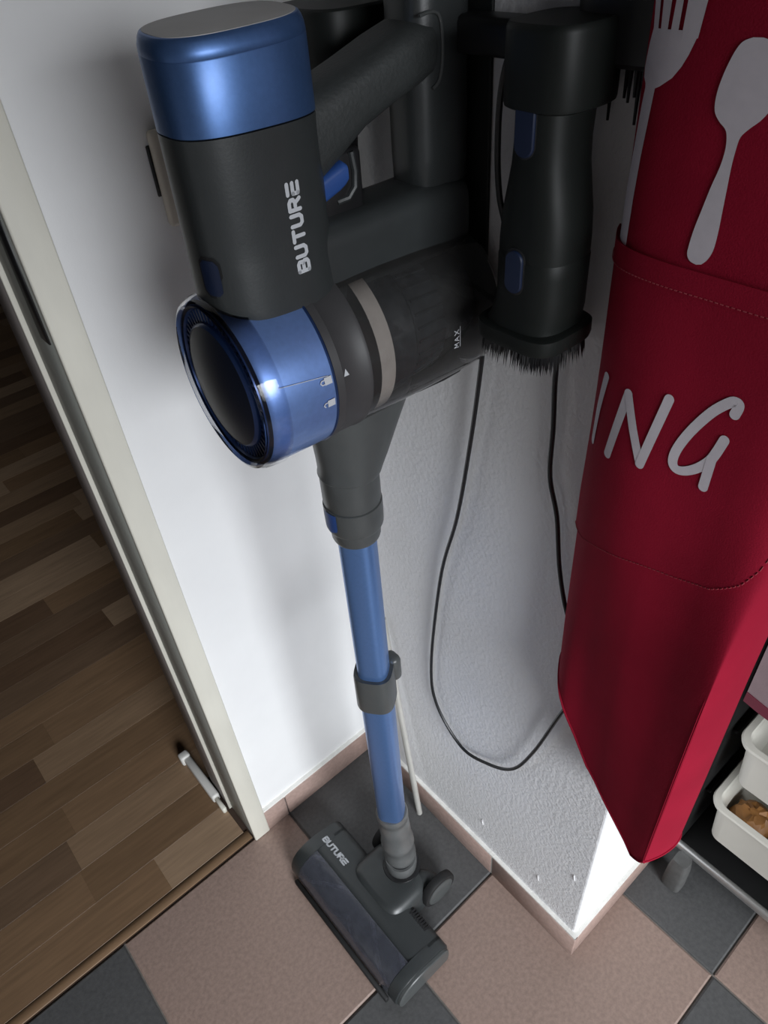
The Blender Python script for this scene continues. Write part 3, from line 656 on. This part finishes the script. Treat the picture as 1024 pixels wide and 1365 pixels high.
# ------------------------------------------------------------------ apron
AP = [(.198, -.070), (.176, -.080), (.158, -.097), (.150, -.125), (.147, -.160), (.147, -.197), (.1485, -.226), (.158, -.241), (.180, -.245), (.212, -.240), (.226, -.222), (.222, -.195)]
AP2 = [(.198, -.070), (.176, -.080), (.158, -.097), (.152, -.125), (.148, -.160), (.140, -.200), (.1285, -.2335), (.1320, -.2370), (.158, -.2430), (.188, -.243), (.198, -.230), (.195, -.205)]
def A(t, z, off=0.0):
    q = max(0, min(1, (1.0 - z) / .2)); q = q * q * (3 - 2 * q)
    f_ = lambda t_: tuple(u + (v - u) * q for u, v in zip(cr(AP, t_), cr(AP2, t_)))
    a = f_(t); e = 1e-3; p1 = f_(min(t + e, 11)); p0 = f_(max(t - e, 0)); dx, dy = p1[0] - p0[0], p1[1] - p0[1]; L = math.hypot(dx, dy)
    nx, ny = dy / L, -dx / L
    k = max(0, min(1, (0.9 - z) / .4)); w_ = .0035 * math.sin(t * 1.7 + z * 9) * min(1, max(0, (1.1 - z) * 2 + .3)) * max(.15, min(1, (5.5 - t) / 1.5))
    x, y = a[0] + nx * (off + w_), a[1] + ny * (off + w_)
    y -= .016 * k * max(0, 1 - t / 5)
    if z > 1.25:                                    # gathers towards the hook above the frame
        g = ((z - 1.25) / .35) ** 1.5; x += (.185 - x) * .75 * g; y += (-.150 - y) * .8 * g
    return (x, y, z)
def hem(t):
    P = [(0,.70), (1,.69), (2, .655), (2.8, .622), (3.5, .590), (4.6, .566), (5.6, .545), (6.3, .562), (7.5, .548), (8.5, .535), (9.2, .535), (11, .56)]
    for (a, b), (c, d) in zip(P[:-1], P[1:]):
        if t <= c: return b + (d - b) * (t - a) / (c - a)
    return P[-1][1]
ap = empty('apron', (.19, -.15, 1.0)); tag(ap, 'dark red kitchen apron with white cutlery print hanging over the wall corner', 'apron')
def apf(p): return (p[0] - .19, p[1] + .15, p[2] - 1.0)
def sheet(name, t0, t1, zb, zt, off, thick, m, parent, nt_=90, nz=70):
    rows = []
    for j in range(nz + 1):
        rows.append([(t0 + (t1 - t0) * i / nt_, j / nz) for i in range(nt_ + 1)])
    front = [[apf(A(t, zb(t) + (zt(t) - zb(t)) * v, off)) for t, v in r] for r in rows]
    back = [[apf(A(t, zb(t) + (zt(t) - zb(t)) * v, off - thick)) for t, v in r] for r in rows]
    mb = MB(); mb.grid(front); mb.grid(back)
    n = nt_ + 1; o2 = n * (nz + 1)
    for i in range(nt_):
        mb.f.append((i, i + 1, o2 + i + 1, o2 + i)); a = nz * n + i; mb.f.append((a, a + 1, o2 + a + 1, o2 + a))
    for j in range(nz):
        mb.f.append((j * n, (j + 1) * n, o2 + (j + 1) * n, o2 + j * n)); a = j * n + nt_; mb.f.append((a, a + n, o2 + a + n, o2 + a))
    return mb.build(name, m, parent, True, 60)
sheet('apron_cloth', 0, 11, hem, lambda t: 1.60, 0.0, .0012, M['red'], ap, 110, 110)
def seam(t):
    P = [(.6, .865), (2.0, .876), (2.86, .8853), (3.87, .8978), (4.61, .905), (5.35, .915), (5.97, .9321), (6.33, .9478), (6.6, .97), (6.8, 1.0)]
    for (a, b), (c, d) in zip(P[:-1], P[1:]):
        if t <= c: return b + (d - b) * (t - a) / (c - a)
    return P[-1][1]
ptop = lambda t: 1.1185 + .0009 * (t - 2)
pk = sheet('apron_pocket', .6, 6.8, seam, ptop, .0022, .0014, M['red'], ap, 60, 40)
hm = sheet('pocket_hem', .6, 6.8, lambda t: ptop(t) - .014, lambda t: ptop(t) + .0006, .0030, .0010, M['red'], pk, 60, 4)
stt = MB()
def dash(t, z, dt, dz, off):
    a = A(t, z, off); b = A(t + dt, z + dz, off); stt.tube([apf(a), apf(b)], .00035, 5)
t = .8
while t < 6.6:
    dash(t, seam(t) + .003, .045, (seam(t + .05) - seam(t)), .0026); dash(t, ptop(t) - .0125, .045, 0, .0034); t += .085
stt.build('pocket_stitching', M['red_thread'], pk, smooth=False)['kind'] = 'stuff'
he = MB(); t = .3
he.tube([apf(A(t_, hem(t_) + .001, .0003)) for t_ in [k * .1 for k in range(3, 108)]], .0011, 6); he.build('bottom_hem', M['red'], ap)
# printed cutlery and lettering
SPOON = [(3.751, 1.2283, 3.884, 1.2286), (3.626, 1.2263, 4.001, 1.2274), (3.544, 1.222, 4.12, 1.2239), (3.459, 1.2134, 4.206, 1.2162), (3.415, 1.2046, 4.231, 1.2082), (3.435, 1.1975, 4.182, 1.2012), (3.528, 1.1934, 4.097, 1.1964), (3.644, 1.1904, 3.973, 1.1922), (3.69, 1.187, 3.881, 1.1881), (3.709, 1.1814, 3.858, 1.1824), (3.687, 1.1736, 3.85, 1.1747), (3.617, 1.1631, 3.859, 1.1649), (3.559, 1.1523, 3.868, 1.1548), (3.499, 1.141, 3.878, 1.1444), (3.472, 1.1318, 3.874, 1.1356), (3.477, 1.1273, 3.85, 1.1309), (3.539, 1.1244, 3.799, 1.127), (3.652, 1.1234, 3.733, 1.1243)]
FORK = [(1.778, 1.2265, 2.952, 1.2285), (1.675, 1.22, 2.9, 1.2242), (1.60, 1.2132, 2.823, 1.2184), (1.56, 1.2083, 2.726, 1.2132), (1.638, 1.204, 2.572, 1.2077), (1.80, 1.2019, 2.313, 1.2029), (1.82, 1.2002, 2.196, 1.2015), (1.763, 1.1919, 2.173, 1.1941), (1.635, 1.1649, 2.093, 1.1682), (1.50, 1.145, 2.06, 1.1457), (1.45, 1.1165, 2.06, 1.1180)]
TINES = [((1.648, 1.2375), (1.823, 1.2257), (1.928, 1.2383), (2.022, 1.2258)), ((2.038, 1.2386), (2.106, 1.226), (2.28, 1.2392), (2.289, 1.2259)), ((2.385, 1.2395), (2.365, 1.2258), (2.544, 1.2398), (2.535, 1.2251)), ((2.636, 1.24), (2.623, 1.2252), (2.997, 1.2407), (2.94, 1.2276))]
def ruled(L, off=.0008, nc=8):
    rows = []
    for t0, z0, t1, z1 in L: rows.append([apf(A(t0 + (t1 - t0) * i / nc, z0 + (z1 - z0) * i / nc, off)) for i in range(nc + 1)])
    return MB().grid(rows)
def dense(L, k=4):
    return [cr(L, i / k) for i in range((len(L) - 1) * k + 1)]
ruled(dense(SPOON)).build('spoon_print', M['print_cloth'], ap)
fk = ruled(FORK)
for (a, b, c, d) in TINES:
    a2 = (a[0] + (a[0] - b[0]) * 2, a[1] + .030); c2 = (c[0] + (c[0] - d[0]) * 2, c[1] + .030)
    m2 = ruled([(*a2, *c2), (*a, *c), (b[0], b[1] - .002, d[0], d[1] - .002)], .0009, 3); fk.add(m2.v, m2.f)
fk.build('fork_print', M['print_cloth'], ap)
def cloth_stroke(P, w, off, mb):
    """ribbon with round ends in the (t, z) sheet; w in metres"""
    def tm(t): a = A(t, 1.0); b = A(t + .01, 1.0); return math.hypot(a[0] - b[0], a[1] - b[1]) / .01
    n = len(P); K = [tm(t) for t, z in P]
    def dirn(i):
        a, b = P[max(i - 1, 0)], P[min(i + 1, n - 1)]; dx, dz = (b[0] - a[0]) * K[i], b[1] - a[1]; L = math.hypot(dx, dz) or 1
        return dx / L, dz / L
    rows = []
    d0 = dirn(0); d1 = dirn(n - 1)
    def row(i, back, hw):
        dx, dz = dirn(i); t, z = P[i]; k = K[i]; t += back * dx / k; z += back * dz
        return [apf(A(t - dz * hw * u / k, z + dx * hw * u, off)) for u in (-1, -.5, 0, .5, 1)]
    for a in (80, 60, 40, 20): rows.append(row(0, -w / 2 * math.sin(math.radians(a)), w / 2 * math.cos(math.radians(a))))
    for i in range(n): rows.append(row(i, 0, w / 2))
    for a in (20, 40, 60, 80): rows.append(row(n - 1, w / 2 * math.sin(math.radians(a)), w / 2 * math.cos(math.radians(a))))
    mb.grid(rows)
LET = [('I', [[(2.194, 1.0326), (2.005, 1.0041), (1.87, 0.9738)]], .0058), ('N', [[(2.629, .9768), (2.929, 1.0313)], [(2.929, 1.0313), (3.189, 1.0084), (3.475, .9852)], [(3.475, .9852), (3.618, 1.0142), (3.75, 1.0405)]], .0066),
       ('G', [[(4.835, 1.0477), (4.862, 1.0537), (4.816, 1.0556), (4.712, 1.054), (4.481, 1.0433), (4.241, 1.0258), (4.09, 1.01), (4.059, .9994), (4.14, .9945), (4.3, .9957), (4.503, 1.0024), (4.677, 1.013), (4.79, 1.0289)], [(4.677, 1.013), (4.668, .9904)]], .0064)]
for nm, sts, w_ in LET:
    mb = MB()
    for si, P in enumerate(sts):
        Q = dense(P, 5) if nm == 'G' and len(P) > 3 else [tuple(P[i][c] + (P[i + 1][c] - P[i][c]) * j / 8 for c in (0, 1)) for i in range(len(P) - 1) for j in range(8)] + [P[-1]]
        cloth_stroke(Q, w_, .0028 + .00012 * si, mb)
    mb.build('letter_print', M['print_cloth'], pk)['label'] = 'white hand-lettered ' + nm
# hook above the frame
hk = rbox('apron_hook', (.175, .1995, -.158, -.142, 1.585, 1.62), .004, M['steel']); tag(hk, 'small steel hook holding the red apron on the wall', 'hook')

# ------------------------------------------------------------------ dark fringed duster hanging between the dock and the apron
fr_ = empty('fringed_duster', (.19, -.09, 1.20)); tag(fr_, 'black fringed duster hanging in shadow between the dock and the apron', 'duster')
def ff(p): return Vector((p[0] - .19, p[1] + .09, p[2] - 1.20))
MB().loft([ring_se(.185, -.062, hx, hy, z, 32, 3) for z, hx, hy in ((1.203, .008, .024), (1.206, .012, .030), (1.26, .0135, .034), (1.34, .0125, .034), (1.345, .008, .03))]).xf(ff).build('duster_head', M['black'], fr_)
mb = MB(); random.seed(11)
for k in range(16):
    y_ = -.036 - .054 * k / 15; L = random.uniform(.01, .035); x_ = .185 + random.uniform(-.006, .006)
    mb.tube([(x_, y_, 1.207), (x_ + random.uniform(-.002, .002), y_ + random.uniform(-.001, .001), 1.207 - L)], [.0018, .0009], 6)
mb.xf(ff).build('duster_strands', M['black'], fr_)['kind'] = 'stuff'

# ------------------------------------------------------------------ shelf unit with ivory bins
un = empty('shelf_unit', (.42, -.20, 0)); tag(un, 'black shelf unit on feet with a steel front rail beyond the apron', 'shelf unit')
def uf(p): return Vector((p[0] - .42, p[1] + .20, p[2]))
UY0, UY1 = -.62, -.188
rbox('side_panel', (.425, .80, UY1 - .006, UY1, .085, 1.0), .001, M['cabinet'], un, 1, uf)
rbox('side_panel', (.425, .80, UY0 - .006, UY0, .085, 1.0), .001, M['cabinet'], un, 1, uf)
rbox('back_panel', (.795, .805, UY0, UY1 - .006, .085, 1.0), .001, M['cabinet'], un, 1, uf)
rbox('bottom_panel', (.425, .795, UY0, UY1 - .006, .085, .095), .001, M['cabinet'], un, 1, uf)
rbox('top_panel', (.420, .80, UY0 - .006, UY1, 1.0, 1.015), .001, M['cabinet'], un, 1, uf)
rbox('front_rail', (.416, .4255, UY0 - .006, UY1, .080, .096), .0025, M['steel'], un, 2, uf)
for z in (.244, .404, .564): rbox('runner', (.44, .79, UY1 - .0135, UY1 - .006, z - .010, z - .004), .001, M['cabinet'], un, 1, uf)
for x_, y_ in ((.405, -.213), (.405, -.60), (.76, -.213), (.76, -.60)):
    MB().loft([ring_se(x_, y_, r, r, z, 20, 4) for z, r in ((.0005, .014), (.003, .016), (.055, .015), (.0845, .012))]).xf(uf).build('foot', M['foot'], un)
def bin_(zr, label):
    b = empty('storage_bin', (.42, -.41, zr)); tag(b, label, 'bin', 'ivory bins in the shelf unit')
    y0, y1, x0, x1 = -.605, -.2125, .418, .70; hgt = .105
    cx, cy_ = (x0 + x1) / 2, (y0 + y1) / 2; hx, hy = (x1 - x0) / 2, (y1 - y0) / 2
    def rr(ix, z, e=0):
        out = []; r = .022 - min(ix, .012) * .6
        for q, (sx, sy) in enumerate(((1, 1), (-1, 1), (-1, -1), (1, -1))):
            for k in range(9):
                a = PI / 2 * q + PI / 2 * k / 8
                out.append((cx + sx * (hx - ix - r) + r * math.cos(a) - .42, cy_ + sy * (hy - ix - r) + r * math.sin(a) + .41, z - zr))
        return out
    MB().loft([rr(.016, zr - hgt), rr(.011, zr - hgt + .004), rr(.004, zr - .012), rr(.003, zr - .004), rr(.006, zr - .004), rr(.008, zr - .012), rr(.014, zr - hgt + .006), rr(.02, zr - hgt + .004)]).build('bin_body', M['bin'], b)
    MB().loft([rr(.004, zr - .0075), rr(-.0045, zr - .0075), rr(-.0055, zr - .003), rr(-.004, zr), rr(.004, zr), rr(.006, zr - .003)], False, False).build('bin_rim', M['bin'], b)
    return b
bin_(.258, 'lowest ivory plastic bin, holding orange and green packets')
bin_(.418, 'middle ivory plastic bin right of the apron tip')
bin_(.578, 'topmost ivory plastic bin, mostly hidden behind apron and towel')
random.seed(5)
packs = [((.478, -.258), .030, .05, 'orange', 'orange crumpled packet at the near edge inside the lowest ivory bin'), ((.482, -.325), .034, .045, 'green', 'dull green crumpled packet inside the lowest ivory bin'), ((.490, -.395), .035, .05, 'orange', 'orange crumpled packet behind the green one in the lowest bin')]
for (x_, y_), r, hh, mm, lb in packs:
    mb = MB(); n = 18; rings = []
    for i in range(9):
        p = PI * (i + .25) / 8.5
        rings.append([(x_ + r * math.sin(p) ** .6 * math.cos(2 * PI * k / n) * random.uniform(.82, 1.1), y_ + r * math.sin(p) ** .6 * math.sin(2 * PI * k / n) * random.uniform(.82, 1.1), .158 + hh / 2 * (1 - math.cos(p)) * random.uniform(.93, 1.05)) for k in range(n)])
    o = mb.loft(rings).build('food_packet', M[mm], None, True, 20); tag(o, lb, 'packet', 'packets in the lowest bin')
# mauve towel hung on the front of the unit
tw = empty('kitchen_towel', (.40, -.30, .8)); tag(tw, 'mauve towel with dark red border hanging on the shelf unit', 'towel')
def twf(p): return (p[0] - .40, p[1] + .30, p[2] - .8)
def tsh(name, z0f, z1f, off, m, th=.0025):
    mb = MB(); F = []; Bk = []
    for j in range(25):
        r1, r2 = [], []
        for i in range(41):
            y_ = -.199 - .23 * i / 40; a = z0f(y_); b = z1f(y_); z = a + (b - a) * j / 24; x_ = .4045 + .003 * math.sin(y_ * 60) - off
            r1.append(twf((x_, y_, z))); r2.append(twf((x_ + th, y_, z)))
        F.append(r1); Bk.append(r2)
    mb.grid(F); mb.grid(Bk); n = 41; o2 = n * 25
    for i in range(40): mb.f.append((i, i + 1, o2 + i + 1, o2 + i)); q = 24 * n + i; mb.f.append((q, q + 1, o2 + q + 1, o2 + q))
    for j in range(24): mb.f.append((j * n, (j + 1) * n, o2 + (j + 1) * n, o2 + j * n)); q = j * n + 40; mb.f.append((q, q + n, o2 + q + n, o2 + q))
    return mb.build(name, m, tw, True, 60)
tsh('towel_cloth', lambda y_: .512, lambda y_: 1.0, 0, M['mauve'])
tsh('towel_border', lambda y_: .506, lambda y_: .524, .0012, M['darkred'], .0048)
rl = rbox('towel_rail', (.400, .418, -.50, -.19, .998, 1.008), .002, M['steel'], un, 1, uf)
